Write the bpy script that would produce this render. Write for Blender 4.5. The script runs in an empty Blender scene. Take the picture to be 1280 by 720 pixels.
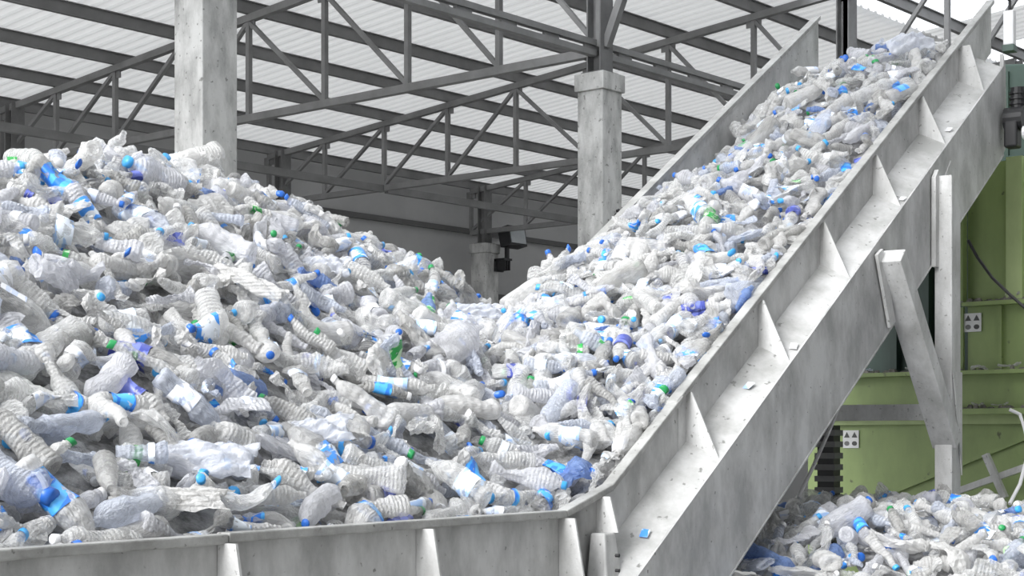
import bpy, math, random
import numpy as np
from mathutils import Vector, Matrix

# ------------------------------------------------------------------ camera, world, light
sc = bpy.context.scene
COL = sc.collection
F = 2070.0                      # focal length in pixels of the 1280 wide frame
HOR = 550.0                     # horizon row
BYAW = math.radians(40.4)       # building length axis, measured from the view direction
CYAW = math.radians(33.68)      # conveyor axis, measured from the view direction
ZC = 1.75                       # eye height
SB, CB = math.sin(BYAW), math.cos(BYAW)

def cam2w(r, f, z=0.0):
    """(right, forward, height above eye) -> world: x = hall length, y = across the hall"""
    return Vector((SB * r + CB * f, -CB * r + SB * f, ZC + z))

def pix(px, py, d):
    return cam2w((px - 640) / F * d, d, (HOR - py) / F * d)

cd = bpy.data.cameras.new('camera')
cd.sensor_width = 36.0
cd.lens = F / 1280 * 36
cd.shift_y = (HOR - 360) / 1280
cd.clip_end = 300
cam = bpy.data.objects.new('camera', cd)
COL.objects.link(cam)
cam.location = (0, 0, ZC)
cam.rotation_euler = (math.pi / 2, 0, BYAW - math.pi / 2)
sc.camera = cam

wd = bpy.data.worlds.new('daylight')
sc.world = wd
wd.use_nodes = True
wd.node_tree.nodes['Background'].inputs[0].default_value = (0.96, 0.98, 1.0, 1)
wd.node_tree.nodes['Background'].inputs[1].default_value = 1.0

sl = bpy.data.lights.new('sun', 'SUN')
sl.energy = 2.6
sl.angle = math.radians(30)
sun = bpy.data.objects.new('sun', sl)
COL.objects.link(sun)
sun.rotation_euler = Vector((0.86, 0.0, -0.52)).to_track_quat('-Z', 'Y').to_euler()

sc.view_settings.view_transform = 'Standard'
sc.view_settings.look = 'None'
sc.view_settings.gamma = 1.0
sc.view_settings.use_curve_mapping = False
sc.view_settings.exposure = 1.0
sc.cycles.transparent_max_bounces = 12
sc.cycles.max_bounces = 8

# ------------------------------------------------------------------ materials
def nodes_of(m):
    m.use_nodes = True
    nt = m.node_tree
    return nt, nt.nodes['Principled BSDF'], nt.nodes['Material Output']

def weathered(name, base, dark, rough=0.6, scale=3.0, streak=(1, 1, 1), amount=0.5, metal=0.0, bump=0.15, spots=0.0, spotcol=(0.1, 0.1, 0.1)):
    m = bpy.data.materials.new(name)
    nt, p, out = nodes_of(m)
    N, L = nt.nodes, nt.links
    tc = N.new('ShaderNodeTexCoord')
    mp = N.new('ShaderNodeMapping'); mp.inputs['Scale'].default_value = streak
    L.new(tc.outputs['Object'], mp.inputs[0])
    n1 = N.new('ShaderNodeTexNoise'); n1.inputs['Scale'].default_value = scale; n1.inputs['Detail'].default_value = 8; n1.inputs['Roughness'].default_value = 0.65
    L.new(mp.outputs[0], n1.inputs[0])
    r1 = N.new('ShaderNodeValToRGB')
    r1.color_ramp.elements[0].position = 0.22 + 0.2 * amount
    r1.color_ramp.elements[1].position = 0.62
    r1.color_ramp.elements[0].color = (*dark, 1)
    r1.color_ramp.elements[1].color = (*base, 1)
    L.new(n1.outputs[0], r1.inputs[0])
    last = r1.outputs[0]
    if spots > 0:
        n2 = N.new('ShaderNodeTexNoise'); n2.inputs['Scale'].default_value = scale * 7; n2.inputs['Detail'].default_value = 3
        L.new(tc.outputs['Object'], n2.inputs[0])
        r2 = N.new('ShaderNodeValToRGB')
        r2.color_ramp.elements[0].position = 0.72 - 0.1 * spots; r2.color_ramp.elements[1].position = 0.78 - 0.1 * spots
        r2.color_ramp.elements[0].color = (0, 0, 0, 1); r2.color_ramp.elements[1].color = (1, 1, 1, 1)
        L.new(n2.outputs[0], r2.inputs[0])
        mx = N.new('ShaderNodeMixRGB'); mx.inputs[2].default_value = (*spotcol, 1)
        L.new(r2.outputs[0], mx.inputs[0]); L.new(last, mx.inputs[1])
        last = mx.outputs[0]
    L.new(last, p.inputs['Base Color'])
    p.inputs['Roughness'].default_value = rough
    p.inputs['Metallic'].default_value = metal
    if bump:
        b = N.new('ShaderNodeBump'); b.inputs['Strength'].default_value = bump; b.inputs['Distance'].default_value = 0.02
        n3 = N.new('ShaderNodeTexNoise'); n3.inputs['Scale'].default_value = scale * 12; n3.inputs['Detail'].default_value = 6
        L.new(tc.outputs['Object'], n3.inputs[0]); L.new(n3.outputs[0], b.inputs['Height']); L.new(b.outputs[0], p.inputs['Normal'])
    return m

def plain(name, col, rough=0.5, metal=0.0):
    m = bpy.data.materials.new(name)
    nt, p, out = nodes_of(m)
    N, L = nt.nodes, nt.links
    tc = N.new('ShaderNodeTexCoord')
    n = N.new('ShaderNodeTexNoise'); n.inputs['Scale'].default_value = 9; n.inputs['Detail'].default_value = 4
    L.new(tc.outputs['Object'], n.inputs[0])
    mx = N.new('ShaderNodeMixRGB'); mx.blend_type = 'MULTIPLY'; mx.inputs[0].default_value = 0.25
    mx.inputs[1].default_value = (*col, 1)
    L.new(n.outputs[0], mx.inputs[2]); L.new(mx.outputs[0], p.inputs['Base Color'])
    p.inputs['Roughness'].default_value = rough
    p.inputs['Metallic'].default_value = metal
    return m

def film(name, tint, clear, rim, rough=0.1, trans=0.3, bump=0.8, bscale=60.0, ribs=True):
    """thin plastic: part of the light passes straight, part scatters through, part reflects; haze comes in patches"""
    m = bpy.data.materials.new(name)
    nt, p, out = nodes_of(m)
    N, L = nt.nodes, nt.links
    p.inputs['Base Color'].default_value = (*tint, 1)
    p.inputs['Roughness'].default_value = rough
    p.inputs['Specular IOR Level'].default_value = 1.0
    tc = N.new('ShaderNodeAttribute'); tc.attribute_name = 'rest'   # each bottle's own coordinates
    n = N.new('ShaderNodeTexNoise'); n.inputs['Scale'].default_value = bscale; n.inputs['Detail'].default_value = 4; n.inputs['Distortion'].default_value = 1.5
    L.new(tc.outputs['Vector'], n.inputs[0])
    b = N.new('ShaderNodeBump'); b.inputs['Strength'].default_value = bump; b.inputs['Distance'].default_value = 0.02
    hgt = n.outputs[0]
    if ribs:                                      # moulded rings round the body
        wv = N.new('ShaderNodeTexWave'); wv.wave_type = 'BANDS'; wv.bands_direction = 'Z'
        wv.inputs['Scale'].default_value = 18; wv.inputs['Distortion'].default_value = 1.2; wv.inputs['Detail'].default_value = 2
        L.new(tc.outputs['Vector'], wv.inputs[0])
        ad = N.new('ShaderNodeMath'); ad.operation = 'MULTIPLY_ADD'; ad.inputs[1].default_value = 0.25
        L.new(wv.outputs['Fac'], ad.inputs[0]); L.new(n.outputs[0], ad.inputs[2]); hgt = ad.outputs[0]
    L.new(hgt, b.inputs['Height']); L.new(b.outputs[0], p.inputs['Normal'])
    tl = N.new('ShaderNodeBsdfTranslucent'); tl.inputs[0].default_value = (*tint, 1)
    m1 = N.new('ShaderNodeMixShader'); m1.inputs[0].default_value = trans
    L.new(p.outputs[0], m1.inputs[1]); L.new(tl.outputs[0], m1.inputs[2])
    tr = N.new('ShaderNodeBsdfTransparent'); tr.inputs[0].default_value = (*[0.5 + 0.5 * t for t in tint], 1)
    lw = N.new('ShaderNodeLayerWeight'); lw.inputs[0].default_value = 0.3
    L.new(b.outputs[0], lw.inputs['Normal'])
    h = N.new('ShaderNodeTexNoise'); h.inputs['Scale'].default_value = bscale * 0.35; h.inputs['Detail'].default_value = 3
    L.new(tc.outputs['Vector'], h.inputs[0])
    hr = N.new('ShaderNodeMapRange'); hr.inputs['From Min'].default_value = 0.35; hr.inputs['From Max'].default_value = 0.65
    hr.inputs['To Min'].default_value = 1 - clear - 0.1; hr.inputs['To Max'].default_value = 1 - clear + 0.22
    L.new(h.outputs[0], hr.inputs[0])
    mr = N.new('ShaderNodeMapRange'); mr.inputs['To Max'].default_value = rim
    L.new(lw.outputs['Facing'], mr.inputs[0]); L.new(hr.outputs[0], mr.inputs['To Min'])
    m2 = N.new('ShaderNodeMixShader')
    L.new(mr.outputs[0], m2.inputs[0]); L.new(tr.outputs[0], m2.inputs[1]); L.new(m1.outputs[0], m2.inputs[2])
    L.new(m2.outputs[0], out.inputs[0])
    return m

def printed(name, c1, c2, scale=25.0, cut=0.5):
    m = bpy.data.materials.new(name)
    nt, p, out = nodes_of(m)
    N, L = nt.nodes, nt.links
    tc = N.new('ShaderNodeTexCoord')
    mp = N.new('ShaderNodeMapping'); mp.inputs['Scale'].default_value = (0.5, 0.5, 1.6)
    L.new(tc.outputs['Object'], mp.inputs[0])
    n = N.new('ShaderNodeTexNoise'); n.inputs['Scale'].default_value = scale; n.inputs['Detail'].default_value = 2
    L.new(mp.outputs[0], n.inputs[0])
    r = N.new('ShaderNodeValToRGB')
    r.color_ramp.elements[0].position = cut - 0.02; r.color_ramp.elements[1].position = cut + 0.02
    r.color_ramp.elements[0].color = (*c1, 1); r.color_ramp.elements[1].color = (*c2, 1)
    L.new(n.outputs[0], r.inputs[0]); L.new(r.outputs[0], p.inputs['Base Color'])
    p.inputs['Roughness'].default_value = 0.35
    return m

M = {}
M['steel'] = weathered('galvanised_steel', (0.58, 0.58, 0.575), (0.34, 0.34, 0.335), 0.55, 4.0, (1, 1, 0.5), 0.75, 0.0, 0.12, 0.5, (0.2, 0.2, 0.19))
M['steel_rim'] = weathered('worn_rim_steel', (0.42, 0.42, 0.41), (0.25, 0.25, 0.24), 0.5, 5.0, (1, 1, 1), 0.8, 0.0, 0.2, 0.6, (0.16, 0.16, 0.15))
M['ledge'] = weathered('scuffed_ledge_steel', (0.58, 0.58, 0.575), (0.36, 0.36, 0.35), 0.55, 3.0, (1, 1, 1), 0.8, 0.0, 0.15, 0.7, (0.22, 0.22, 0.21))
M['leg'] = weathered('pale_painted_steel', (0.64, 0.64, 0.635), (0.4, 0.4, 0.39), 0.6, 5.0, (1, 1, 0.4), 0.6, 0.0, 0.15, 0.7, (0.3, 0.3, 0.29))
M['truss'] = weathered('dull_truss_steel', (0.21, 0.21, 0.21), (0.14, 0.14, 0.14), 0.6, 2.0, (1, 1, 1), 0.4, 0, 0.0)
M['purlin'] = weathered('purlin_steel', (0.2, 0.2, 0.2), (0.12, 0.12, 0.12), 0.6, 1.0, (1, 1, 1), 0.4, 0, 0.0)
M['post'] = weathered('dark_post_steel', (0.17, 0.17, 0.17), (0.09, 0.09, 0.09), 0.6, 2.0, (1, 1, 1), 0.4, 0, 0.0)
M['concrete'] = weathered('stained_concrete', (0.58, 0.58, 0.57), (0.2, 0.2, 0.195), 0.9, 2.6, (1, 1, 0.4), 0.7, 0, 0.25, 0.75, (0.22, 0.22, 0.21))
M['roof'] = weathered('roof_sheet_metal', (0.74, 0.74, 0.74), (0.6, 0.6, 0.6), 0.5, 0.6, (3, 0.4, 1), 0.5, 0, 0.0)
def add_translucent(m, fac, col):
    nt = m.node_tree; p = nt.nodes['Principled BSDF']; out = nt.nodes['Material Output']
    t = nt.nodes.new('ShaderNodeBsdfTranslucent'); t.inputs[0].default_value = (*col, 1)
    x = nt.nodes.new('ShaderNodeMixShader'); x.inputs[0].default_value = fac
    nt.links.new(p.outputs[0], x.inputs[1]); nt.links.new(t.outputs[0], x.inputs[2]); nt.links.new(x.outputs[0], out.inputs[0])
add_translucent(M['roof'], 0.21, (0.9, 0.9, 0.9))
M['wall'] = weathered('wall_plaster', (0.42, 0.42, 0.42), (0.34, 0.34, 0.34), 0.9, 0.5, (1, 1, 1), 0.4, 0, 0.05)
M['trim'] = plain('wall_trim', (0.12, 0.12, 0.12), 0.8)
M['floor'] = weathered('floor_concrete', (0.4, 0.4, 0.39), (0.25, 0.25, 0.24), 0.85, 0.8, (1, 1, 1), 0.6, 0, 0.1)
M['green'] = weathered('green_machine_paint', (0.31, 0.405, 0.155), (0.21, 0.28, 0.11), 0.45, 1.4, (1, 1, 0.5), 0.6, 0, 0.05, 0.3, (0.12, 0.14, 0.07))
M['green_light'] = weathered('pale_green_paint', (0.46, 0.56, 0.27), (0.32, 0.4, 0.18), 0.45, 1.4, (1, 1, 0.5), 0.5, 0, 0.05)
M['teal'] = weathered('dark_teal_paint_and_shade', (0.06, 0.105, 0.085), (0.035, 0.06, 0.05), 0.5, 1.2, (1, 1, 0.4), 0.5, 0, 0.05)  # real paint on the chute, painted shade on the press side
M['black'] = plain('black_rubber', (0.02, 0.02, 0.022), 0.5)
M['grime'] = weathered('packed_grime', (0.3, 0.28, 0.25), (0.1, 0.1, 0.09), 0.95, 14, (1, 1, 1), 0.8, 0, 0.6)
M['white'] = plain('white_enamel', (0.85, 0.85, 0.86), 0.4)
M['ink'] = plain('sign_ink', (0.1, 0.1, 0.1), 0.6)
M['glass'] = plain('lamp_glass', (0.45, 0.48, 0.5), 0.1)
M['belt'] = plain('belt_rubber', (0.05, 0.05, 0.05), 0.7)
M['gap'] = weathered('shaded_gap_fill', (0.4, 0.4, 0.4), (0.1, 0.1, 0.1), 0.6, 9, (1, 1, 1), 0.9, 0, 0.5)  # core under the bottles; its dark grey stands in for shade in the gaps
M['rooflight'] = film('translucent_roof_light', (0.95, 0.97, 1.0), 0.55, 0.6, 0.4, 0.8, 0.0, 55, False)

PET = [film('clear_pet', (0.93, 0.93, 0.925), 0.78, 0.95, 0.07, 0.3),
       film('hazy_pet', (0.88, 0.875, 0.865), 0.5, 0.95, 0.2, 0.35),
       film('bluish_pet', (0.79, 0.83, 0.92), 0.68, 0.95, 0.07, 0.3),
       film('lilac_hazy_pet', (0.86, 0.865, 0.9), 0.54, 0.95, 0.12, 0.35),
       film('blue_pet', (0.3, 0.45, 0.8), 0.6, 0.9, 0.1, 0.35),
       film('grey_dusty_pet', (0.66, 0.655, 0.64), 0.62, 0.9, 0.12, 0.3)]
PETN = ['clear', 'cloudy', 'bluish', 'milky', 'blue', 'greyish']
CAPM = [plain('blue_cap', (0.03, 0.16, 0.62), 0.4), plain('light_blue_cap', (0.06, 0.38, 0.8), 0.4), plain('green_cap', (0.02, 0.3, 0.09), 0.4), plain('white_cap', (0.85, 0.85, 0.86), 0.4)]
CAPN = ['dark blue', 'light blue', 'green', 'white']
LABM = [printed('blue_label', (0.03, 0.2, 0.75), (0.08, 0.42, 0.9)), printed('blue_white_label', (0.06, 0.3, 0.85), (0.82, 0.88, 0.95), 22, 0.52),
        printed('pale_blue_label', (0.4, 0.58, 0.9), (0.8, 0.86, 0.95), 20, 0.45), printed('navy_label', (0.05, 0.07, 0.32), (0.16, 0.2, 0.6), 20, 0.5),
        printed('green_label', (0.02, 0.32, 0.06), (0.5, 0.72, 0.45), 24, 0.55), printed('white_label', (0.86, 0.87, 0.9), (0.6, 0.68, 0.85), 24, 0.56)]
LABN = ['blue', 'blue-and-white', 'pale blue', 'navy', 'green', 'white']

# ------------------------------------------------------------------ mesh helpers
class MB:
    def __init__(s): s.v, s.f = [], []
    def hexa(s, c):
        n = len(s.v); s.v += [tuple(p) for p in c]
        s.f += [tuple(n + i for i in q) for q in ((0, 3, 2, 1), (4, 5, 6, 7), (0, 1, 5, 4), (1, 2, 6, 5), (2, 3, 7, 6), (3, 0, 4, 7))]
        return s
    def box(s, a, b):
        x0, y0, z0 = a; x1, y1, z1 = b
        return s.hexa([(x0, y0, z0), (x1, y0, z0), (x1, y1, z0), (x0, y1, z0), (x0, y0, z1), (x1, y0, z1), (x1, y1, z1), (x0, y1, z1)])
    def bar(s, a, b, w, h, up=(0, 0, 1)):
        a, b = Vector(a), Vector(b); d = (b - a).normalized(); u = Vector(up)
        if abs(d.dot(u)) > 0.98: u = Vector((1, 0, 0))
        r = d.cross(u).normalized() * w / 2; u = r.cross(d).normalized() * h / 2
        return s.hexa([a - r - u, b - r - u, b + r - u, a + r - u, a - r + u, b - r + u, b + r + u, a + r + u])
    def prism(s, poly, off):
        n = len(s.v); k = len(poly); off = Vector(off)
        s.v += [tuple(p) for p in poly] + [tuple(Vector(p) + off) for p in poly]
        s.f += [tuple(n + i for i in range(k))[::-1], tuple(n + k + i for i in range(k))]
        s.f += [(n + i, n + (i + 1) % k, n + k + (i + 1) % k, n + k + i) for i in range(k)]
        return s
    def sweep(s, path, prof):
        """path of (point, (side, up)) frames; prof of 2d points, closed"""
        n = len(s.v); k = len(prof)
        for p, (sd, up) in path:
            for a, b in prof: s.v.append(tuple(Vector(p) + Vector(sd) * a + Vector(up) * b))
        for i in range(len(path) - 1):
            for j in range(k):
                q = n + i * k
                s.f.append((q + j, q + (j + 1) % k, q + k + (j + 1) % k, q + k + j))
        s.f += [tuple(n + j for j in range(k))[::-1], tuple(n + (len(path) - 1) * k + j for j in range(k))]
        return s
    def tube(s, pts, r, seg=8):
        pts = [Vector(p) for p in pts]; fr = []
        for i, p in enumerate(pts):
            d = (pts[min(i + 1, len(pts) - 1)] - pts[max(i - 1, 0)]).normalized()
            u = Vector((0, 0, 1)) if abs(d.z) < 0.95 else Vector((1, 0, 0))
            a = d.cross(u).normalized(); fr.append((p, (a, a.cross(d))))
        return s.sweep(fr, [(r * math.cos(t * 2 * math.pi / seg), r * math.sin(t * 2 * math.pi / seg)) for t in range(seg)])
    def build(s, name, mat, parent=None, bevel=0.0, smooth=False):
        me = bpy.data.meshes.new(name); me.from_pydata(s.v, [], s.f); me.materials.append(mat)
        me.update()
        if smooth:
            me.polygons.foreach_set('use_smooth', [True] * len(me.polygons))
        o = bpy.data.objects.new(name, me); COL.objects.link(o); o.parent = parent
        if bevel:
            b = o.modifiers.new('bevel', 'BEVEL'); b.width = bevel; b.segments = 2; b.limit_method = 'ANGLE'
        return o

def link_copy(o, parent, **kw):
    c = o.copy(); COL.objects.link(c); c.parent = parent
    for k, v in kw.items(): setattr(c, k, v)
    return c

def thing(name, label, cat, loc=(0, 0, 0), rz=0.0, group=None):
    o = bpy.data.objects.new(name, None); COL.objects.link(o); o.empty_display_size = 0.2
    o.location = loc; o.rotation_euler = (0, 0, rz)
    o['label'] = label; o['category'] = cat
    if group: o['group'] = group
    return o

def tag(o, label, cat, group=None):
    o['label'] = label; o['category'] = cat
    if group: o['group'] = group
    return o

def structure(o):
    o['kind'] = 'structure'; return o

# ------------------------------------------------------------------ the hall
U0, PITCH, VB, PAN = 16.63, 6.3, 12.7, 1.68      # truss line, truss spacing, column row, panel length
VE = VB + 8 * PAN                               # eaves line 26.14
CH = ZC + 4.9                                   # bottom chord level
SLOPE = 0.082
def top_z(v): return CH + 1.03 + (VE - v) * SLOPE
UL, UR, VS_ = 1.0, 42.0, VB + 0.9        # hall ends, and where upper sheets lap the lower
VN = VB - 8 * PAN                               # ridge line

structure(MB().box((-30, -30, -0.2), (UR + 1, VE + 1, 0)).build('floor', M['floor']))
wb = structure(MB().box((UL, VE + 0.35, 0), (UR + 0.6, VE + 0.6, top_z(VE) + 0.5)).build('wall_back', M['wall']))
structure(MB().box((UR + 0.3, VN, 0), (UR + 0.6, VE + 0.35, top_z(VE))).build('wall_right', M['wall']))
structure(MB().box((-6, VN - 0.5, 0), (UR + 0.6, VN - 0.2, top_z(VN) + 0.5)).build('wall_front_unseen', M['wall']))  # unseen wall behind the camera, added to keep daylight off the near boards
structure(MB().box((UL, VE + 0.27, ZC + 4.93), (UR, VE + 0.352, ZC + 5.05)).build('trim_1', M['trim']))
structure(MB().box((UL, VE + 0.25, ZC + 3.42), (UR, VE + 0.352, ZC + 3.55)).build('trim_2', M['trim']))

ceil = bpy.data.objects.new('ceiling', None); COL.objects.link(ceil); structure(ceil)
# roof sheets: trapezoidal ribs along the slope, 1 m wide, two lengths
def sheet_mesh(length, name):
    prof = []
    for k in range(4):
        b = k * 0.25
        prof += [(b, 0), (b + 0.14, 0), (b + 0.165, 0.035), (b + 0.225, 0.035)]
    prof.append((1.0, 0))
    m = MB()
    nl = math.sqrt(1 + SLOPE ** 2) * length
    for y in (0, nl): m.v += [(x, -y, z) for x, z in prof]
    n = len(prof)
    m.f = [(i, i + 1, n + i + 1, n + i) for i in range(n - 1)]
    me = bpy.data.meshes.new(name); me.from_pydata(m.v, [], m.f); me.update(); return me
ms_low = sheet_mesh(VE + 0.6 - VS_ + 0.2, 'roof_sheet_low'); ms_low.materials.append(M['roof'])
ms_up = sheet_mesh(VS_ - VN, 'roof_sheet_high'); ms_up.materials.append(M['roof'])
ms_lt = sheet_mesh(VS_ - VN, 'roof_light'); ms_lt.materials.append(M['rooflight'])
ROT = (-math.atan(SLOPE), 0, 0)
for i in range(int(UL), int(UR)):
    for me, v, dz in ((ms_low, VE + 0.6, 0.215), (None, VS_, 0.255)):
        nm = 'roof_sheet'
        if me is None:
            lit = 20 <= i < 27 or 29 <= i < 35 or 12 <= i < 16 or 5 <= i < 8  # strips over the near hall are out of view, added for light from above
            me = ms_lt if lit else ms_up
            nm = 'roof_light_panel' if lit else 'roof_sheet'
        o = bpy.data.objects.new(nm, me); COL.objects.link(o); o.parent = ceil
        o.location = (i, v, top_z(v) + dz); o.rotation_euler = ROT
pm = MB()
for (a, b, c, d) in ((-0.045, 0.045, 0, 0.014), (-0.007, 0.007, 0.014, 0.186), (-0.045, 0.045, 0.186, 0.2)):
    pm.box((UL, a, c), (UR, b, d))
p0 = pm.build('purlin', M['purlin'], ceil)
vs = [VE - k * PAN for k in range(17)]
p0.location = (0, vs[0], top_z(vs[0]) + 0.01)
for v in vs[1:]:
    link_copy(p0, ceil, location=(0, v, top_z(v) + 0.01))

# trusses
def make_truss(u, label, v_hi, v_lo):
    t = thing('roof_truss', label, 'truss', (u, v_hi, CH))
    n = int(round((v_hi - v_lo) / PAN))
    y = lambda k: -k * PAN
    tz = lambda k: top_z(v_hi + y(k)) - CH - 0.06
    MB().bar((0, 0, 0), (0, y(n), 0), 0.11, 0.11).build('bottom_chord', M['truss'], t)
    MB().bar((0, 0, tz(0)), (0, y(n), tz(n)), 0.11, 0.11).build('top_chord', M['truss'], t)
    for k in range(n + 1):
        MB().bar((0, y(k), 0.05), (0, y(k), tz(k) - 0.05), 0.075, 0.075).build('post', M['truss'], t)
    for k in range(n):
        half = n // 2
        a, b = (k + 1, k) if k < half else (k, k + 1)
        MB().bar((0, y(a), tz(a) - 0.04), (0, y(b), 0.05), 0.06, 0.065, (1, 0, 0)).build('diagonal', M['truss'], t)
    for k in range(n + 1):
        MB().box((-0.012, y(k) - 0.14, tz(k) - 0.16), (0.012, y(k) + 0.14, tz(k))).build('gusset_plate', M['truss'], t)
    return t
make_truss(U0, 'nearest steel roof truss, running from the left edge to the middle column', VE, VB)
make_truss(U0 + PITCH, 'second steel roof truss, passing behind the middle column to the conveyor', VE, VB)
make_truss(U0 + PITCH, 'steel truss span seen above the upper conveyor beside its dark post', VB, VN)
make_truss(U0 + 2 * PITCH, 'third and farthest visible steel roof truss, starting above the floodlight', VE, VB)
make_truss(U0 + 3 * PITCH, 'farthest steel roof truss, half hidden behind the conveyor', VE, VB)

def tie(u0, u1, v, z, label, twin):
    t = thing('tie_beam', label, 'beam', (u0, v, z))
    if twin:
        for dz in (-0.065, 0.065):
            MB().bar((0, 0, dz), (u1 - u0, 0, dz), 0.09, 0.075).build('flange', M['truss'], t)
        k = 0.4
        while k < u1 - u0:
            MB().box((k - 0.14, -0.02, -0.03), (k + 0.14, 0.02, 0.03)).build('batten_plate', M['truss'], t); k += 0.8
    else:
        MB().bar((0, 0, 0), (u1 - u0, 0, 0), 0.1, 0.14).build('flange', M['truss'], t)
for i in range(-1, 3):
    a = U0 + i * PITCH
    w = ['above the left heap', 'from the middle column leftward up', 'from the middle column to the conveyor', 'behind the conveyor top'][i + 1]
    w1 = ['descending to the middle column top', 'from the middle column toward the conveyor', 'behind the upper conveyor boards'][i + 1] if i < 2 else ''
    if i < 2: tie(a + 0.12, a + PITCH - 0.12, VB, CH + 0.02, 'twin flange tie beam ' + w1, True)
    w2 = ['at the far left edge', 'behind the left column and over the heap', 'above the floodlight', 'behind the middle column'][i + 1]
    tie(a + 0.06, a + PITCH - 0.06, VE - 2 * PAN, CH - 0.02, 'single dark steel tie beam between trusses ' + w2, False)

# columns
def make_column(u, v, label, concrete_top, s=0.43, cap=True, wide=0.0):
    t = thing('concrete_column', label, 'column', (u, v, 0))
    h = s / 2; ct = ZC + concrete_top
    MB().box((-h, -h, 0), (h, h, ct - (0.22 if cap else 0))).build('shaft', M['concrete'], t, 0.012)
    if cap:
        MB().box((-h - 0.03, -h - 0.03, ct - 0.22), (h + 0.03, h + 0.03, ct)).build('capital', M['concrete'], t, 0.008)
    p = MB(); z1 = top_z(v)
    p.box((-0.13, -0.11, ct), (0.13, -0.09, z1)); p.box((-0.13, 0.09, ct), (0.13, 0.11, z1)); p.box((-0.012, -0.09, ct), (0.012, 0.09, z1))
    p.build('steel_post', M['post'], t)
    MB().box((-0.17, -0.17, ct), (0.17, 0.17, ct + 0.025)).build('base_plate', M['post'], t)
    return t
make_column(U0 - PITCH, VB, 'stained square concrete column rising behind the crest of the left heap', 4.64)
cB = make_column(U0, VB, 'square concrete column with a capital in the middle of the hall', 4.6, 0.4)
MB().bar((0, -0.1, CH + 0.05), (0, -0.75, CH + 1.5), 0.1, 0.1, (1, 0, 0)).build('knee_brace', M['truss'], cB)
make_column(U0 + PITCH, VB, 'concrete column with steel post behind the upper conveyor', 4.64)
make_column(U0, VE - 0.42, 'dark eaves column at the left edge beneath the truss end', 4.55)
make_column(U0 + PITCH, VE - 0.42, 'dark steel eaves column against the back wall right of left column', 4.55)
cE = make_column(U0 + 2 * PITCH, VE - 0.42, 'distant concrete column carrying the floodlight at the back wall', 4.6, 0.46)
MB().tube([(-0.03, -0.23, 0), (-0.06, -0.27, 0.015), (-0.1, -0.27, 0), (-0.12, -0.26, -0.05), (-0.1, -0.26, -0.1), (-0.06, -0.26, -0.115), (-0.03, -0.23, -0.11)], 0.014).build('hook', M['black'], cB).location = (0.1, 0, ZC + 2.87)

fl = thing('floodlight', 'black floodlight on the distant column by the back wall', 'lamp', (U0 + 2 * PITCH + 0.05, VE - 0.67, ZC + 4.75))
MB().hexa([(0, -0.5, -.2), (0.62, -0.5, -.2), (0.62, -0.2, -.25), (0, -0.2, -.25), (0, -0.42, .26), (0.62, -0.42, .26), (0.62, -0.1, .2), (0, -0.1, .2)]).build('housing', M['black'], fl)
MB().hexa([(.05, -0.515, -.15), (.57, -0.515, -.15), (.57, -0.495, -.15), (.05, -0.495, -.15), (.05, -0.445, .21), (.57, -0.445, .21), (.57, -0.42, .21), (.05, -0.42, .21)]).build('lens', M['glass'], fl)
b = MB(); b.box((0.02, -0.3, -0.55), (0.3, 0.02, -0.5)); b.box((0.02, -0.04, -0.8), (0.3, 0.02, -0.5)); b.box((0.12, -0.3, -0.5), (0.2, -0.22, -0.2))
b.build('bracket', M['black'], fl)
for k in range(3): MB().box((0.05 + k * 0.08, -0.3, -0.78), (0.075 + k * 0.08, -0.02, -0.55)).build('fin', M['black'], fl)

# ------------------------------------------------------------------ conveyor and hopper (local: x along, y away from the viewer, z up)
SR, SF = 95 / F * 7.85, 7.85
CO = cam2w(SR, SF); CO.z = 0
CROT = BYAW - CYAW
ZR = ZC - 0.3234
TAN, W, WL, DL, DB = 0.6166, 1.527, 0.2, 0.389, 1.047
SE, SB_ = 6.08, 5.72
cc, cs = math.cos(CROT), math.sin(CROT)
def loc2w(x, y, z): return Vector((CO.x + cc * x - cs * y, CO.y + cs * x + cc * y, z))
def s_at(px, v):
    k = (px - 640) / F; su, cu = math.sin(CYAW), math.cos(CYAW)
    ax, ay = SR - cu * v, SF + su * v
    return (k * ay - ax) / (su - k * cu)
def rim(s): return ZR + (TAN * s if s > 0.18 else max(0.0, (s + 0.24) / 0.42) * TAN * 0.18)

cv = thing('inclined_conveyor', 'grey steel inclined conveyor with ribbed side boards full of bottles', 'conveyor', CO, CROT)
hp = thing('feed_hopper', 'low grey steel hopper with ribbed front along the bottom edge', 'hopper', CO, CROT)
UPV = (0, 0, 1); SDV = (0, 1, 0)
def strip(s_list, y0, y1, dz0, dz1, fn=rim):
    """a bar that follows the rim line: y0..y1 across, dz0..dz1 below/above the rim"""
    m = MB()
    return m.sweep([((s, 0, fn(s)), (SDV, UPV)) for s in s_list], [(y0, dz0), (y1, dz0), (y1, dz1), (y0, dz1)])
inc = lambda s: ZR + TAN * s
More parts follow.
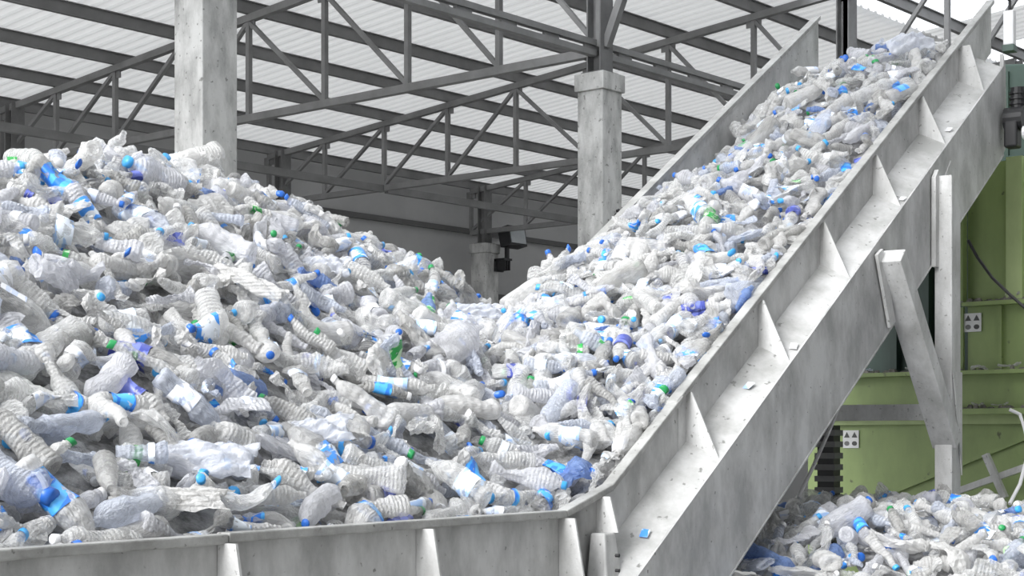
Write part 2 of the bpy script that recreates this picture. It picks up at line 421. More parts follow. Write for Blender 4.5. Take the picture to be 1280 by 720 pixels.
# near side
strip([-0.24, 0.18, 0.95], 0, 0.012, -DL - 0.02, -0.01).build('side_board', M['steel'], cv)
strip([0.9, SE], -0.003, 0.012, -DL - 0.02, -0.01, inc).build('side_board', M['steel'], cv)
strip([-0.24, 0.18, 0.9], -0.035, 0.03, -0.035, 0.0).build('rim_bar', M['steel_rim'], cv, 0.006)
strip([0.84, SE], -0.03, 0.035, -0.03, 0.006, inc).build('rim_bar', M['steel_rim'], cv, 0.005)
MB().sweep([((s, 0, inc(s)), (SDV, UPV)) for s in (0.02, SB_)], [(-WL, -DL - 0.014), (0.004, -DL + 0.086), (0.004, -DL + 0.1), (-WL, -DL)]).build('ledge', M['ledge'], cv)
strip([0.06, SB_], -WL - 0.012, -WL, -DB, -DL + 0.006, inc).build('side_beam', M['steel'], cv)
strip([0.06, SB_], -WL - 0.016, -WL, -DB - 0.012, -DB, inc).build('beam_flange', M['steel'], cv)
strip([0.2, SB_], -WL + 0.01, W + 0.2, -0.62, -0.6, inc).build('belt', M['belt'], cv)
# far side
strip([-0.5, 6.29], W, W + 0.012, -0.62, 0.0, inc).build('side_board', M['steel'], cv)
strip([-0.5, 6.29], W - 0.02, W + 0.05, -0.02, 0.01, inc).build('rim_bar', M['steel_rim'], cv)
strip([-0.5, SB_], W + 0.2, W + 0.215, -DB, -DL, inc).build('side_beam', M['steel'], cv)
# gussets on the incline
for px in (900, 988, 1063, 1127, 1183, 1231):
    s = s_at(px, -WL)
    zt, zb = inc(s) - 0.035, inc(s) - DL
    tp = 0.035 if px < 1225 else 0.09
    MB().prism([(s, 0, zt), (s, -tp, zt), (s, -WL + 0.005, zb), (s, 0, zb + 0.09)], (0.012, 0, 0)).build('gusset', M['leg'], cv)
# foot gusset with its hollow stub box
s = s_at(768, -0.1)
MB().prism([(s, 0, rim(s) - 0.03), (s, -0.075, rim(s) - 0.03), (s, -0.12, rim(s) - 0.2), (s, 0, rim(s) - 0.2)], (0.012, 0, 0)).build('gusset', M['leg'], cv)
m = MB()
m.hexa([(s - 0.16, -0.02, rim(s) - 0.6), (s + 0.02, -0.02, rim(s) - 0.6), (s + 0.02, -0.16, rim(s) - 0.6), (s - 0.16, -0.16, rim(s) - 0.6),
        (s - 0.09, -0.02, rim(s) - 0.2), (s + 0.012, -0.02, rim(s) - 0.2), (s + 0.012, -0.1, rim(s) - 0.2), (s - 0.09, -0.1, rim(s) - 0.2)])
m.build('foot_box', M['steel'], cv, 0.01)
MB().prism([(-0.24, 0.0, ZR - 0.02), (0.1, 0.0, ZR + 0.03), (0.25, 0.0, ZR - 0.4), (0.25, 0, ZR - 1.2), (-0.24, 0, ZR - 1.2)], (0, 0.012, 0)).build('corner_plate', M['steel'], cv)
for k in range(5): MB().tube([(s - 0.1, -0.165, rim(s) - 0.3 - 0.07 * k), (s - 0.1, -0.185, rim(s) - 0.3 - 0.07 * k)], 0.009, 6).build('bolt', M['black'], cv)
# welded repair plate and marks on the side beam
s0 = s_at(1172, -WL)
MB().prism([(s0, -WL - 0.012, inc(s0) - 0.62), (s0 + 0.22, -WL - 0.012, inc(s0 + 0.22) - 0.52), (s0 + 0.22, -WL - 0.012, inc(s0 + 0.22) - 0.9), (s0, -WL - 0.012, inc(s0) - 0.8)], (0, -0.008, 0)).build('patch_plate', M['leg'], cv)
# head end: cover plate, drum and drive
MB().prism([(SB_, -WL - 0.012, inc(SB_) - DB), (SB_, -WL - 0.012, inc(SB_) - DL + 0.1), (SB_ + 0.05, -WL - 0.012, inc(SB_) - DL), (SB_ + 0.08, -WL - 0.012, inc(SB_) - DB + 0.1)], (0, 0.03, 0)).build('head_plate', M['steel'], cv)
MB().tube([(SB_ - 0.05, -WL, inc(SB_) - 0.75), (SB_ - 0.05, W + 0.2, inc(SB_) - 0.75)], 0.16, 20).build('head_drum', M['belt'], cv, 0, True)
dm = thing('drive_motor', 'black gear motor bolted beside the conveyor head at the right edge', 'motor', loc2w(SB_ - 0.1, -WL - 0.02, inc(SB_) - 0.82), CROT)
MB().tube([(0.06, -0.02, 0.02), (0.06, -0.16, 0.02)], 0.09, 16).build('gearbox', M['black'], dm)
MB().box((-0.03, -0.13, -0.2), (0.1, -0.03, 0.0)).build('mount', M['black'], dm, 0.015)
MB().tube([(0.1, -0.1, 0.0), (0.1, -0.1, 0.26)], 0.055, 14).build('motor_body', M['black'], dm)
MB().tube([(0.0, -0.17, -0.1), (0.0, -0.21, -0.1)], 0.05, 12).build('shaft_cap', M['white'], dm)
for k in range(5): MB().tube([(0.1, -0.1, 0.05 + 0.04 * k), (0.1, -0.1, 0.065 + 0.04 * k)], 0.066, 14).build('cooling_fin', M['black'], dm)
lp = thing('control_box', 'slim white box on a bracket at the conveyor head, top right', 'box', loc2w(SB_ + 0.02, -WL - 0.03, inc(SB_) - 0.22), CROT)
MB().box((0, -0.05, 0), (0.075, 0.03, 0.26)).build('case', M['white'], lp, 0.008)
MB().box((-0.01, -0.055, -0.05), (0.085, 0.035, 0.0)).build('bottom_cover', M['teal'], lp, 0.004)
MB().tube([(0.04, -0.01, 0.26), (0.04, -0.01, 0.34), (-0.02, 0.0, 0.36)], 0.012).build('cable', M['black'], lp)

# support frame
def post_xy(px, v): return s_at(px, v)
sp = post_xy(1190, -WL - 0.11); yo = -WL - 0.02
zt = inc(sp) - DL - 0.25
m = MB()
m.prism([(sp - 0.09, yo, 0), (sp + 0.09, yo, 0), (sp + 0.09, yo, zt - 0.1), (sp - 0.09, yo, zt + 0.12)], (0, -0.12, 0))
m.build('support_post', M['leg'], cv, 0.006)
MB().prism([(sp - 0.15, yo, zt - 0.5), (sp - 0.091, yo, zt - 0.5), (sp - 0.091, yo, zt + 0.16), (sp - 0.15, yo, zt + 0.1)], (0, -0.03, 0)).build('weld_plate', M['leg'], cv)
sb0 = post_xy(1118, -WL - 0.11); zb0 = inc(sb0) - DL - 0.1
zb1 = ZC + 0.18
MB().bar((sb0, yo - 0.062, zb0), (sp - 0.02, yo - 0.062, zb1 - 0.2), 0.12, 0.17, (0, 1, 0)).build('brace', M['leg'], cv, 0.006)
MB().bar((sb0 - 0.06, yo - 0.012, zb0 + 0.02), (sb0 + 0.16, yo - 0.012, zb0 - 0.42), 0.02, 0.1, (0, 0, 1)).build('weld_plate', M['leg'], cv)
MB().prism([(sp - 0.09, yo - 0.123, zb1 + 0.28), (sp + 0.09, yo - 0.123, zb1 + 0.28), (sp + 0.09, yo - 0.123, zb1 - 0.42)], (0, -0.008, 0)).build('knee_plate', M['leg'], cv)
MB().bar((sp, yo - 0.05, ZC + 0.19), (sp, W + 0.3, ZC + 0.19), 0.1, 0.11).build('cross_beam', M['leg'], cv)
MB().bar((sp, W + 0.25, 0), (sp, W + 0.25, zt), 0.14, 0.14).build('support_post', M['leg'], cv)

# hopper front
def strip2(a, b_, y0, y1, z0, z1): return MB().box((a, y0, z0), (b_, y1, z1))
sg = [s_at(293, -0.08), s_at(540, -0.08), s_at(717, -0.08)]
SL = -4.6
for i, (a, b_) in enumerate(((SL, sg[0] + 0.02), (sg[0] + 0.024, -0.24))):
    strip2(a, b_, -0.035, 0.03, ZR - 0.036 - 0.004 * (1 - i), ZR - 0.004 * (1 - i)).build('rim_bar', M['steel_rim'], hp, 0.006)
ends = [SL, sg[0] - 1.25, sg[0], sg[1], sg[2]]
for a, b_ in zip(ends[:-1], ends[1:]):
    strip2(a + 0.002, b_ - 0.002, 0, 0.012, 0.25, ZR - 0.03).build('front_panel', M['steel'], hp)
for s in [sg[0] - 1.25] + sg:
    MB().prism([(s, 0, ZR - 0.036), (s, -0.085, ZR - 0.036), (s, -0.3, ZR - 1.2), (s, 0, ZR - 1.2)], (0.012, 0, 0)).build('gusset', M['leg'], hp)
strip2(SL, 0.2, W, W + 0.012, 0.25, ZR - 0.02).build('back_panel', M['steel'], hp)
strip2(SL, SL + 0.012, 0, W, 0.25, ZR - 0.02).build('end_panel', M['steel'], hp)
strip2(SL, 0.6, 0, W, 0.2, 0.25).build('bottom_plate', M['belt'], hp)

# ------------------------------------------------------------------ green press behind the conveyor
d0 = pix(1240, HOR, 13.2); UM = d0.x
zy = lambda y, d=13.2: ZC + (HOR - y) / F * d
def v_at(px, u=None):
    u = UM if u is None else u
    k = (px - 640) / F; d = u / (SB * k + CB); return -CB * k * d + SB * d
gm = thing('baling_press', 'big green steel baling press behind the conveyor legs', 'machine', (UM, 0, 0))
vr, vl = v_at(1420), v_at(1010)
MB().box((0.0, vr, 0), (2.4, vl, zy(530))).build('lower_body', M['green'], gm)
MB().box((-0.03, vr, zy(512)), (2.4, vl, zy(463))).build('middle_band', M['green'], gm)
vmid = v_at(1203)
MB().box((0.1, vr, zy(463)), (2.4, vmid, zy(200))).build('upper_body', M['green'], gm)
MB().box((0.5, vmid, zy(463)), (2.4, vl, zy(200))).build('side_body', M['teal'], gm)  # green face under the conveyor, its shade put into the dark teal colour
MB().box((-0.16, vr, zy(468)), (0.5, vl, zy(463))).build('shelf', M['green'], gm)
MB().box((-0.2, vr, zy(518)), (0.2, vl, zy(511))).build('shelf', M['green'], gm)
MB().box((-0.06, vr, zy(530)), (0.1, vl, zy(518))).build('lip', M['green_light'], gm)
MB().box((-0.02, vr, zy(381)), (0.12, vmid, zy(376))).build('shelf', M['green'], gm)
for px0, px1, mt in ((1256, 1276, 'green_light'), (1196, 1202, 'green'), (1340, 1360, 'green_light')):
    MB().box((0.02, v_at(px1), zy(376)), (0.1, v_at(px0), zy(198))).build('stiffener', M[mt], gm)
for px0, px1 in ((1243, 1247), (1194, 1199)):
    MB().box((0.07, v_at(px1), zy(463)), (0.1, v_at(px0), zy(381))).build('stiffener', M['green'], gm)
for px0, px1 in ((1118, 1126), (1160, 1166)):
    MB().box((0.42, v_at(px1, UM + .5), zy(463)), (0.5, v_at(px0, UM + .5), zy(200))).build('stiffener', M['teal'], gm)  # same dark teal in place of shaded green
# sloping skid rails on the lower body
a, c = Vector((-0.02, v_at(1100), zy(626))), Vector((-0.02, v_at(1300), zy(541)))
MB().bar(a, c, 0.03, 0.03).build('seam_rail', M['green'], gm)
MB().bar((-0.25, v_at(1195, UM - .25), zy(616, 12.9)), (-0.25, v_at(1300, UM - .25), zy(577, 12.9)), 0.05, 0.05).build('skid_rail', M['leg'], gm)
MB().bar((-0.28, v_at(1232, UM - .28), zy(568, 12.9)), (-0.28, v_at(1256, UM - .28), zy(622, 12.9)), 0.05, 0.05).build('skid_rail', M['leg'], gm)
# packed grime along the shelves
rg = random.Random(5)
def grime(v0, v1, z, x0, x1):
    m = MB(); n = 46
    for i in range(n):
        v = v0 + (v1 - v0) * (i + rg.random()) / n; w = rg.uniform(.03, .09); h = rg.uniform(.008, .035); x = rg.uniform(x0, x1 - .05)
        m.hexa([(x, v, z), (x + w, v, z), (x + w, v + w, z), (x, v + w, z), (x + w * .3, v + w * .2, z + h), (x + w * .7, v + w * .3, z + h), (x + w * .7, v + w * .8, z + h * .8), (x + w * .2, v + w * .7, z + h)])
    o = m.build('grime', M['grime'], gm); o['kind'] = 'stuff'
grime(vr, vl, zy(463), -0.15, 0.08); grime(vr, vl, zy(511), -0.19, -0.03); grime(vr, vmid, zy(376), -0.01, 0.1)
def sign(px, py, u, d, label):
    t = thing('warning_sign', label, 'sign', (u, v_at(px, u), zy(py, d)))
    MB().box((-0.008, -0.075, -0.075), (0, 0.075, 0.075)).build('plate', M['white'], t)
    for i, (dy, dz) in enumerate(((.036, .036), (-.036, .036), (.036, -.036), (-.036, -.036))):
        if i < 2: MB().prism([(-0.0085, dy - .026, dz - .022), (-0.0085, dy + .026, dz - .022), (-0.0085, dy, dz + .024)], (-0.003, 0, 0)).build('pictogram', M['ink'], t)
        else: MB().prism([(-0.0085, dy + .024 * math.cos(a * math.pi / 5), dz + .02 * math.sin(a * math.pi / 5)) for a in range(10)], (-0.003, 0, 0)).build('pictogram', M['ink'] if i == 3 else M['truss'], t)
sign(1216, 402, UM + 0.095, 13.3, 'small white four-pictogram warning sign on the upper green panel')
sign(1064, 549, UM - 0.005, 14.0, 'four-pictogram warning sign low on the press near the conveyor')
# teal chute behind the conveyor head
UT = UM + 1.2
tc_ = thing('teal_chute', 'dark teal steel chute behind the conveyor head at right edge', 'machine', (UT, 0, 0))
va, vb_ = v_at(1400, UT), v_at(1230, UT); dt = UT / (SB * (620 / F) + CB)
MB().prism([(0, va, zy(200, dt)), (0, vb_, zy(200, dt)), (0, vb_, zy(78, dt)), (0, v_at(1262, UT), zy(80, dt)), (0, va, zy(98, dt))], (1.5, 0, 0)).build('body', M['teal'], tc_, 0.02)
MB().box((-0.05, va, zy(205, dt)), (0.02, vb_, zy(196, dt))).build('flange', M['teal'], tc_)
MB().box((-0.03, v_at(1262, UT), zy(196, dt)), (0.0, v_at(1257, UT), zy(90, dt))).build('stiffener', M['teal'], tc_)
# cables and dark post in the shade
pc = [pix(*p) for p in ((1210, 300, 12.6), (1222, 322, 12.6), (1240, 347, 12.5), (1262, 368, 12.4), (1285, 388, 12.3), (1310, 400, 12.2))]
tag(MB().tube(pc, 0.012).build('power_cable', M['black']), 'black cable sagging across the upper green panel', 'cable')
pc = [pix(*p) for p in ((1052, 500, 10.6), (1038, 535, 10.5), (1018, 580, 10.3), (998, 622, 10.1))]
tag(MB().tube(pc, 0.012).build('steel_cable', M['leg']), 'thin pale cable hanging under the conveyor beside the pile', 'cable')
pc = [pix(*p) for p in ((1262, 512, 12.3), (1275, 518, 12.3), (1282, 540, 12.25), (1283, 575, 12.2), (1275, 605, 12.1), (1262, 630, 12.0))]
tag(MB().tube(pc, 0.014).build('white_hose', M['white']), 'white hose drooping down the press at the right edge', 'hose')
dp = pix(1036, HOR, 11.6); dp.z = 0
ds = thing('tail_post', 'black scaly post in the shade under the conveyor', 'post', dp, CROT)
MB().box((-0.06, -0.06, 0), (0.06, 0.06, ZC + 0.1)).build('shaft', M['black'], ds)
for k in range(7): MB().box((-0.075, -0.075, ZC - 0.45 + k * .08), (0.075, 0.075, ZC - 0.41 + k * .08)).build('clamp_ring', M['post'], ds)
# ------------------------------------------------------------------ bottles
RNG = np.random.default_rng(11)
SEG = 14
def lathe(prof, seg=SEG):
    """quads of a surface of revolution about z; prof of (r, z)"""
    pr = np.array(prof); k = len(pr)
    th = np.arange(seg) * 2 * np.pi / seg
    v = np.stack([pr[:, 0][:, None] * np.cos(th), pr[:, 0][:, None] * np.sin(th), np.repeat(pr[:, 1][:, None], seg, 1)], -1).reshape(-1, 3)
    i, j = np.meshgrid(np.arange(k - 1), np.arange(seg), indexing='ij')
    a = i * seg + j; b_ = i * seg + (j + 1) % seg
    return v, np.stack([a, b_, b_ + seg, a + seg], -1).reshape(-1, 4)

KINDS = [('small', 0.036, 0.215, 5, 0.25), ('slim', 0.034, 0.24, 3, 0.3), ('medium', 0.043, 0.265, 4, 0.25), ('tall', 0.047, 0.32, 6, 0.22), ('large', 0.056, 0.33, 0, 0.3), ('squat', 0.052, 0.18, 2, 0.35)]
def variant(kind, crush, seed):
    r = np.random.default_rng(seed)
    name, R, L, ribs, sh = KINDS[kind]
    nk = 0.0135 if kind != 5 else 0.02
    zs = L * (1 - sh) - 0.03                      # where the shoulder starts
    prof = [(0.002, 0.012), (R * 0.45, 0.010), (R * 0.75, 0.0), (R * 0.95, 0.008), (R, 0.03)]
    nb = 6
    for q in range(1, nb + 1):
        z = 0.03 + (zs - 0.03) * q / nb
        prof.append((R * (1.0 if (q % 2 == 0 or not ribs) else 0.9), z))
    for q in (0.35, 0.65, 0.9):
        prof.append((nk + (R - nk) * math.cos(q * math.pi / 2) ** 0.9, zs + (L - 0.03 - zs) * q))
    prof += [(nk, L - 0.028), (nk * 1.25, L - 0.022), (nk, L - 0.018), (nk, L)]
    body = lathe(prof)
    c = nk + 0.003
    cap = lathe([(c, L - 0.016), (c, L + 0.002), (c * 0.85, L + 0.005), (0.001, L + 0.005)], 10)
    z0, z1 = 0.03 + (zs - 0.03) * r.uniform(0.1, 0.3), 0.03 + (zs - 0.03) * r.uniform(0.62, 0.95)
    lab = lathe([(R * 1.03, z0), (R * 1.03, z0 * .66 + z1 * .34), (R * 1.03, z0 * .34 + z1 * .66), (R * 1.03, z1)])
    if r.random() < 0.4:                           # torn label: only part of the way round
        keep = (np.arange(len(lab[1])) % SEG) < r.integers(4, 9)
        used, inv = np.unique(lab[1][keep], return_inverse=True)
        lab = (lab[0][used], inv.reshape(-1, 4))
    # crumpling
    fl = [1.0, 0.82, 0.6, 0.36][crush] * r.uniform(0.9, 1.05)
    ax = [1.0, 0.97, 0.86, 0.95][crush] * r.uniform(0.92, 1.0)
    if crush == 2 and r.random() < 0.4: ax *= 0.72
    nd = [1, 4, 7, 6][crush]
    dents = [(r.uniform(0, 2 * np.pi), r.uniform(0.1, 0.75) * L, r.uniform(0.35, 0.9) * R * (0.5 if crush == 0 else 1), r.uniform(0.018, 0.045)) for _ in range(nd)]
    kink = r.uniform(-1, 1) * [0, 1.2, 3.0, 1.6][crush]
    wr = [(r.integers(2, 6), r.uniform(20, 110), r.uniform(0, 6.3), r.uniform(0.02, 0.05) * [0.2, 0.8, 1.5, 1.3][crush]) for _ in range(4)]
    tw = r.uniform(-1, 1) * [0, 0.4, 1.6, 0.7][crush]
    jit = [0.0004, 0.0016, 0.003, 0.0022][crush]
    def deform(v, body_=False):
        v = v.copy(); z = v[:, 2].copy(); th = np.arctan2(v[:, 1], v[:, 0]); rr = np.hypot(v[:, 0], v[:, 1])
        wgt = np.clip((L - 0.035 - z) / (0.3 * L), 0, 1)
        f = np.ones_like(rr)
        for n, k, ph, am in wr: f += am * np.sin(n * th + k * z + ph) * wgt
        rr = rr * f
        for t0, zz, dp, w in dents:
            da = np.angle(np.exp(1j * (th - t0))) * R
            rr = rr - np.minimum(dp * np.exp(-(da ** 2 + (z - zz) ** 2) / (2 * w * w)), rr * 0.85) * np.clip(wgt * 2, 0, 1)
        th = th + tw * wgt * z / L
        fx = 1 + (fl - 1) * np.clip(wgt * 1.6, 0, 1); fy = 1 + (1 - fl) * 0.45 * np.clip(wgt * 1.6, 0, 1)
        v[:, 0] = rr * np.cos(th) * fx; v[:, 1] = rr * np.sin(th) * fy
        v[:, 0] += kink * (z - L * 0.45) ** 2
        v[:, 2] = (z - L / 2) * ax
        if body_: v += np.random.default_rng(seed).normal(size=v.shape) * jit * np.clip(wgt * 2, 0, 1)[:, None]
        return v
    rest = body[0] * np.array([1, 1, 1.0 if ribs else 0.4]) + r.uniform(0, 1, 3) * np.array([3, 3, 0])
    return dict(name=name, rest=rest, body=(deform(body[0], True), body[1]), cap=(deform(cap[0]), cap[1]), lab=(deform(lab[0]), lab[1]), L=L * ax, R=R, crush=crush, kind=kind)

VAR = []
for i in range(42):
    VAR.append(variant(i % 6, [0, 1, 1, 2, 2, 3, 1][i // 6], 100 + i))
CRN = ['', 'dented ', 'crumpled ', 'flattened ']

def qmesh(name, verts, quads, mats, mi=None, smooth=None, rest=None):
    me = bpy.data.meshes.new(name)
    me.vertices.add(len(verts)); me.vertices.foreach_set('co', np.ascontiguousarray(verts, dtype=np.float32).ravel())
    me.loops.add(quads.size); me.loops.foreach_set('vertex_index', np.ascontiguousarray(quads, dtype=np.int32).ravel())
    me.polygons.add(len(quads)); me.polygons.foreach_set('loop_start', np.arange(len(quads), dtype=np.int32) * 4)
    for m in mats: me.materials.append(m)
    at = me.attributes.new('rest', 'FLOAT_VECTOR', 'POINT'); at.data.foreach_set('vector', np.ascontiguousarray(verts if rest is None else rest, dtype=np.float32).ravel())
    if mi is not None: me.polygons.foreach_set('material_index', np.ascontiguousarray(mi, dtype=np.int32))
    me.polygons.foreach_set('use_smooth', np.ones(len(quads), dtype=bool) if smooth is None else smooth)
    me.update(calc_edges=True); me.validate()
    return me

# --- pile surfaces, in conveyor coordinates (s along, v away); heights are world z
SU, CU = math.sin(CYAW), math.cos(CYAW)
def sv2cam(s, v): return SR + SU * s - CU * v, SF + CU * s + SU * v
def lump(s, v): return 0.05 * np.sin(2.3 * s + 1.1 * v + 0.5) + 0.045 * np.sin(1.7 * v - 2.9 * s + 2) + 0.035 * np.sin(5.1 * s + 3.7 * v) + 0.03 * np.sin(6.3 * v - 4.2 * s + 1)
def smin(a, b_, k): return -np.log(np.exp(-a / k) + np.exp(-b_ / k)) * k
def smax(a, b_, k): return np.log(np.exp(a / k) + np.exp(b_ / k)) * k
def heap_main(s, v):
    X, Y = sv2cam(s, v)
    front = -0.40 + 0.71 * v
    right = 1.53 - 0.54 * (X + 1.5)
    back = 1.78 - 0.6 * (Y - 10.0)
    left = np.maximum(1.64 + 0.55 * (X + 1.95), 1.20 + 0.03 * (X + 2.7))
    h = smin(smin(front, right, 0.06), smin(back, left, 0.06), 0.06) + 0.5 * lump(s, v) * np.clip(v / 0.5, 0.15, 1.0)
    base = -0.3234 + TAN * np.maximum(s, 0)
    t = np.clip((s - 1.9) / 2.2, 0, 1)
    vn = np.clip(v / W, 0, 1)
    lo = -0.03 + 0.21 * np.sin(np.pi * np.clip(vn, 0, 1) * 0.7)
    hi = np.interp(vn, [0, 0.25, 0.5, 0.75, 1.0], [-0.03, 0.05, 0.04, -0.08, -0.28])
    c = base + lo * (1 - t) + hi * t - 0.55 * np.maximum(0, s - 5.15) + 0.4 * lump(s, v) * np.clip(v / 0.3, 0.2, 1)
    c = np.where((v >= -0.01) & (v <= W) & (s > -0.5), c, -3)
    return ZC + np.maximum(smax(h, c, 0.04), -2)
def heap_right(X, Y):                              # pile on the floor under and beyond the conveyor
    h = -0.45 - 0.22 * np.maximum(0, 9.8 - Y) - 0.06 * np.maximum(0, Y - 10.0) + 0.06 * np.sin(2.7 * X + 1.3) + 0.05 * np.sin(3.1 * Y + 2 * X) + 0.02 * (X - 2.5)
    return ZC + h

def scatter(region, n_try, rmin, layer):
    """dart throwing over a pile surface; returns points and normals"""
    pts, nor, cell = [], [], {}
    for _ in range(n_try):
        if region == 'main':
            s, v = RNG.uniform(-5.2, 2.2), RNG.uniform(0.03, 4.4)
            f = lambda a, b_: float(heap_main(np.array(a), np.array(b_)))
        elif region == 'belt':
            s, v = RNG.uniform(0.5, 6.0), RNG.uniform(0.05, W - 0.06)
            f = lambda a, b_: float(heap_main(np.array(a), np.array(b_)))
        else:
            s, v = RNG.uniform(1.0, 4.6), RNG.uniform(7.6, 11.6)
            f = lambda a, b_: float(heap_right(np.array(a), np.array(b_)))
        z = f(s, v)
        if region == 'right':
            w = cam2w(s, v); w.z = z
            q = w - CO; ls, lv = cc * q.x + cs * q.y, -cs * q.x + cc * q.y
            if ls > 0.3 and -WL - 0.1 < lv < W + 0.2 and z > ZR + TAN * ls - DB - 0.1: continue
            if lv > -WL - 0.03 and ls < 1.2: continue
            if w.x > UM - 0.3: continue
        else:
            w = loc2w(s, v, z)
        r_, f_ = w.x * SB - w.y * CB, w.x * CB + w.y * SB
        px, py = 640 + F * r_ / f_, HOR - F * (z - ZC) / f_
        if not (-130 < px < 1410 and -60 < py < 850): continue
        key = (int(w.x / rmin), int(w.y / rmin), int(w.z / rmin))
        ok = True
        for dx in (-1, 0, 1):
            for dy in (-1, 0, 1):
                for dz in (-1, 0, 1):
                    for q in cell.get((key[0] + dx, key[1] + dy, key[2] + dz), ()):
                        if (q - w).length_squared < rmin * rmin: ok = False; break
        if not ok: continue
        cell.setdefault(key, []).append(w)
        e = 0.05
        if region == 'right':
            n = Vector((-(f(s + e, v) - z) / e, -(f(s, v + e) - z) / e, 1)).normalized()
            n = Vector((SB * n.x + CB * n.y, -CB * n.x + SB * n.y, n.z))
        else:
            n = Vector((-(f(s + e, v) - z) / e, -(f(s, v + e) - z) / e, 1)).normalized()
            n = Vector((cc * n.x - cs * n.y, cs * n.x + cc * n.y, n.z))
        pts.append((w, n, s, v))
    return pts

items = []
def add_items(region, n_try, rmin, depth, jitter, tilt):
    for w, n, s, v in scatter(region, n_try, rmin, 0):
        k = int(RNG.integers(len(VAR)))
        while VAR[k]['crush'] == 0 and RNG.random() < 0.3: k = int(RNG.integers(len(VAR)))
        scl = RNG.uniform(1.02, 1.32) if region != 'belt' else RNG.uniform(0.95, 1.2)
        edge = 0.0
        a = Vector(RNG.normal(size=3)); a = a - a.dot(n) * n; a.normalize()
        a = (a + n * RNG.normal() * tilt).normalized()
        if region != 'right' and 0 <= v <= 0.22:   # along the near boards lie parallel to them
            u_ = Vector((cc, cs, TAN if s > 0.1 else 0)).normalized() * (1 if RNG.random() < .5 else -1)
            a = (u_ + a * 0.45).normalized()
        b_ = a.cross(Vector(RNG.normal(size=3))).normalized(); c_ = a.cross(b_)
        if VAR[k]['crush'] == 3 and RNG.random() < .7:   # flat ones lie flat
            b_ = (n - n.dot(a) * a).normalized(); c_ = a.cross(b_)
        p = w + n * (depth + RNG.normal() * jitter)
        if region != 'right':                      # keep clear of the boards
            Rm = np.array([b_, c_, a]).T * scl
            q = VAR[k]['body'][0] @ Rm.T + np.array(p - CO)
            lv = -cs * q[:, 0] + cc * q[:, 1]
            sh_ = max(0.0, 0.02 - lv.min())
            if s > 1.4 and v < W: sh_ -= max(0.0, lv.max() - W + 0.015)
            p = p + Vector((-cs, cc, 0)) * sh_
        tint = int(RNG.choice(6, p=[0.38, 0.295, 0.08, 0.13, 0.015, 0.10]))
        cap = int(RNG.choice(4, p=[0.38, 0.3, 0.12, 0.2])) if RNG.random() < 0.34 else None
        lab = int(RNG.choice(6, p=[0.2, 0.2, 0.22, 0.1, 0.08, 0.2])) if RNG.random() < 0.3 else None
        items.append(dict(p=p, R=np.array([b_, c_, a]).T * scl, k=k, tint=tint, cap=cap, lab=lab, s=s, v=v, region=region, scl=scl, a=a))
for region, nt in (('main', 26000), ('belt', 9000), ('right', 9000)):
    add_items(region, nt, 0.122 if region != 'belt' else 0.11, 0.012, 0.022, 0.28)
    add_items(region, nt // 3, 0.15, -0.075, 0.02, 0.35)

# --- which bottles show most from where the picture was taken: coarse depth buffer
GW, GH = 640, 360
zb = np.full(GW * GH, 1e9); ib = np.full(GW * GH, -1)
for i, it in enumerate(items):
    vv = VAR[it['k']]['body']
    q = vv[0][vv[1]]                                   # quads x 4 x 3
    smp = np.concatenate([q.mean(1), q.reshape(-1, 3), (q + np.roll(q, 1, 1)).reshape(-1, 3) / 2])
    w = smp @ it['R'].T + np.array(it['p'])
    r_ = w[:, 0] * SB - w[:, 1] * CB; f_ = w[:, 0] * CB + w[:, 1] * SB
    x = ((640 + F * r_ / f_) / 2).astype(int); y = ((HOR - F * (w[:, 2] - ZC) / f_) / 2).astype(int)
    ok = (x >= 0) & (x < GW) & (y >= 0) & (y < GH)
    idx = (y * GW + x)[ok]; d = f_[ok]
    o = np.argsort(-d); idx, d = idx[o], d[o]
    t = np.full(0, 0)
    better = d < zb[idx]
    zb[idx[better]] = d[better]; ib[idx[better]] = i
seen = np.bincount(ib[ib >= 0], minlength=len(items))
# the near boards hide what lies behind them
for i, it in enumerate(items):
    if it['region'] == 'right':
        q = it['p'] - CO; lv = -cs * q.x + cc * q.y
        if lv > -WL: seen[i] = seen[i] // 3
order = np.argsort(-seen)
single = set(int(i) for i in order[:300])

def zone(it):
    s, v, z = it['s'], it['v'], it['p'].z - ZC
    if it['region'] == 'right': return 'in the floor pile'
    if s > 0.25 and v < W and z < -0.05 + TAN * s:
        return 'near the conveyor top' if s > 3.9 else 'halfway up the conveyor' if s > 2.0 else 'on the lower conveyor'
    if z > 1.15: return 'on the heap crest'
    if v < 0.55: return 'behind the hopper rim'
    return 'high on the left heap' if z > 0.7 else 'midway on the left heap' if z > 0.2 else 'low on the left heap'
def pose(it):
    a = it['a']; r_ = a.x * SB - a.y * CB; f_ = a.x * CB + a.y * SB
    if abs(f_) > 0.8: return 'neck toward viewer' if f_ < 0 else 'base toward viewer'
    ang = math.degrees(math.atan2(a.z, r_)) % 360
    return ['neck right', 'neck up and right', 'neck up', 'neck up and left', 'neck left', 'neck down and left', 'neck down', 'neck down and right'][int(((ang + 22.5) % 360) // 45)]
def project(p):
    r_, f_ = p.x * SB - p.y * CB, p.x * CB + p.y * SB
    return 640 + F * r_ / f_, HOR - F * (p.z - ZC) / f_

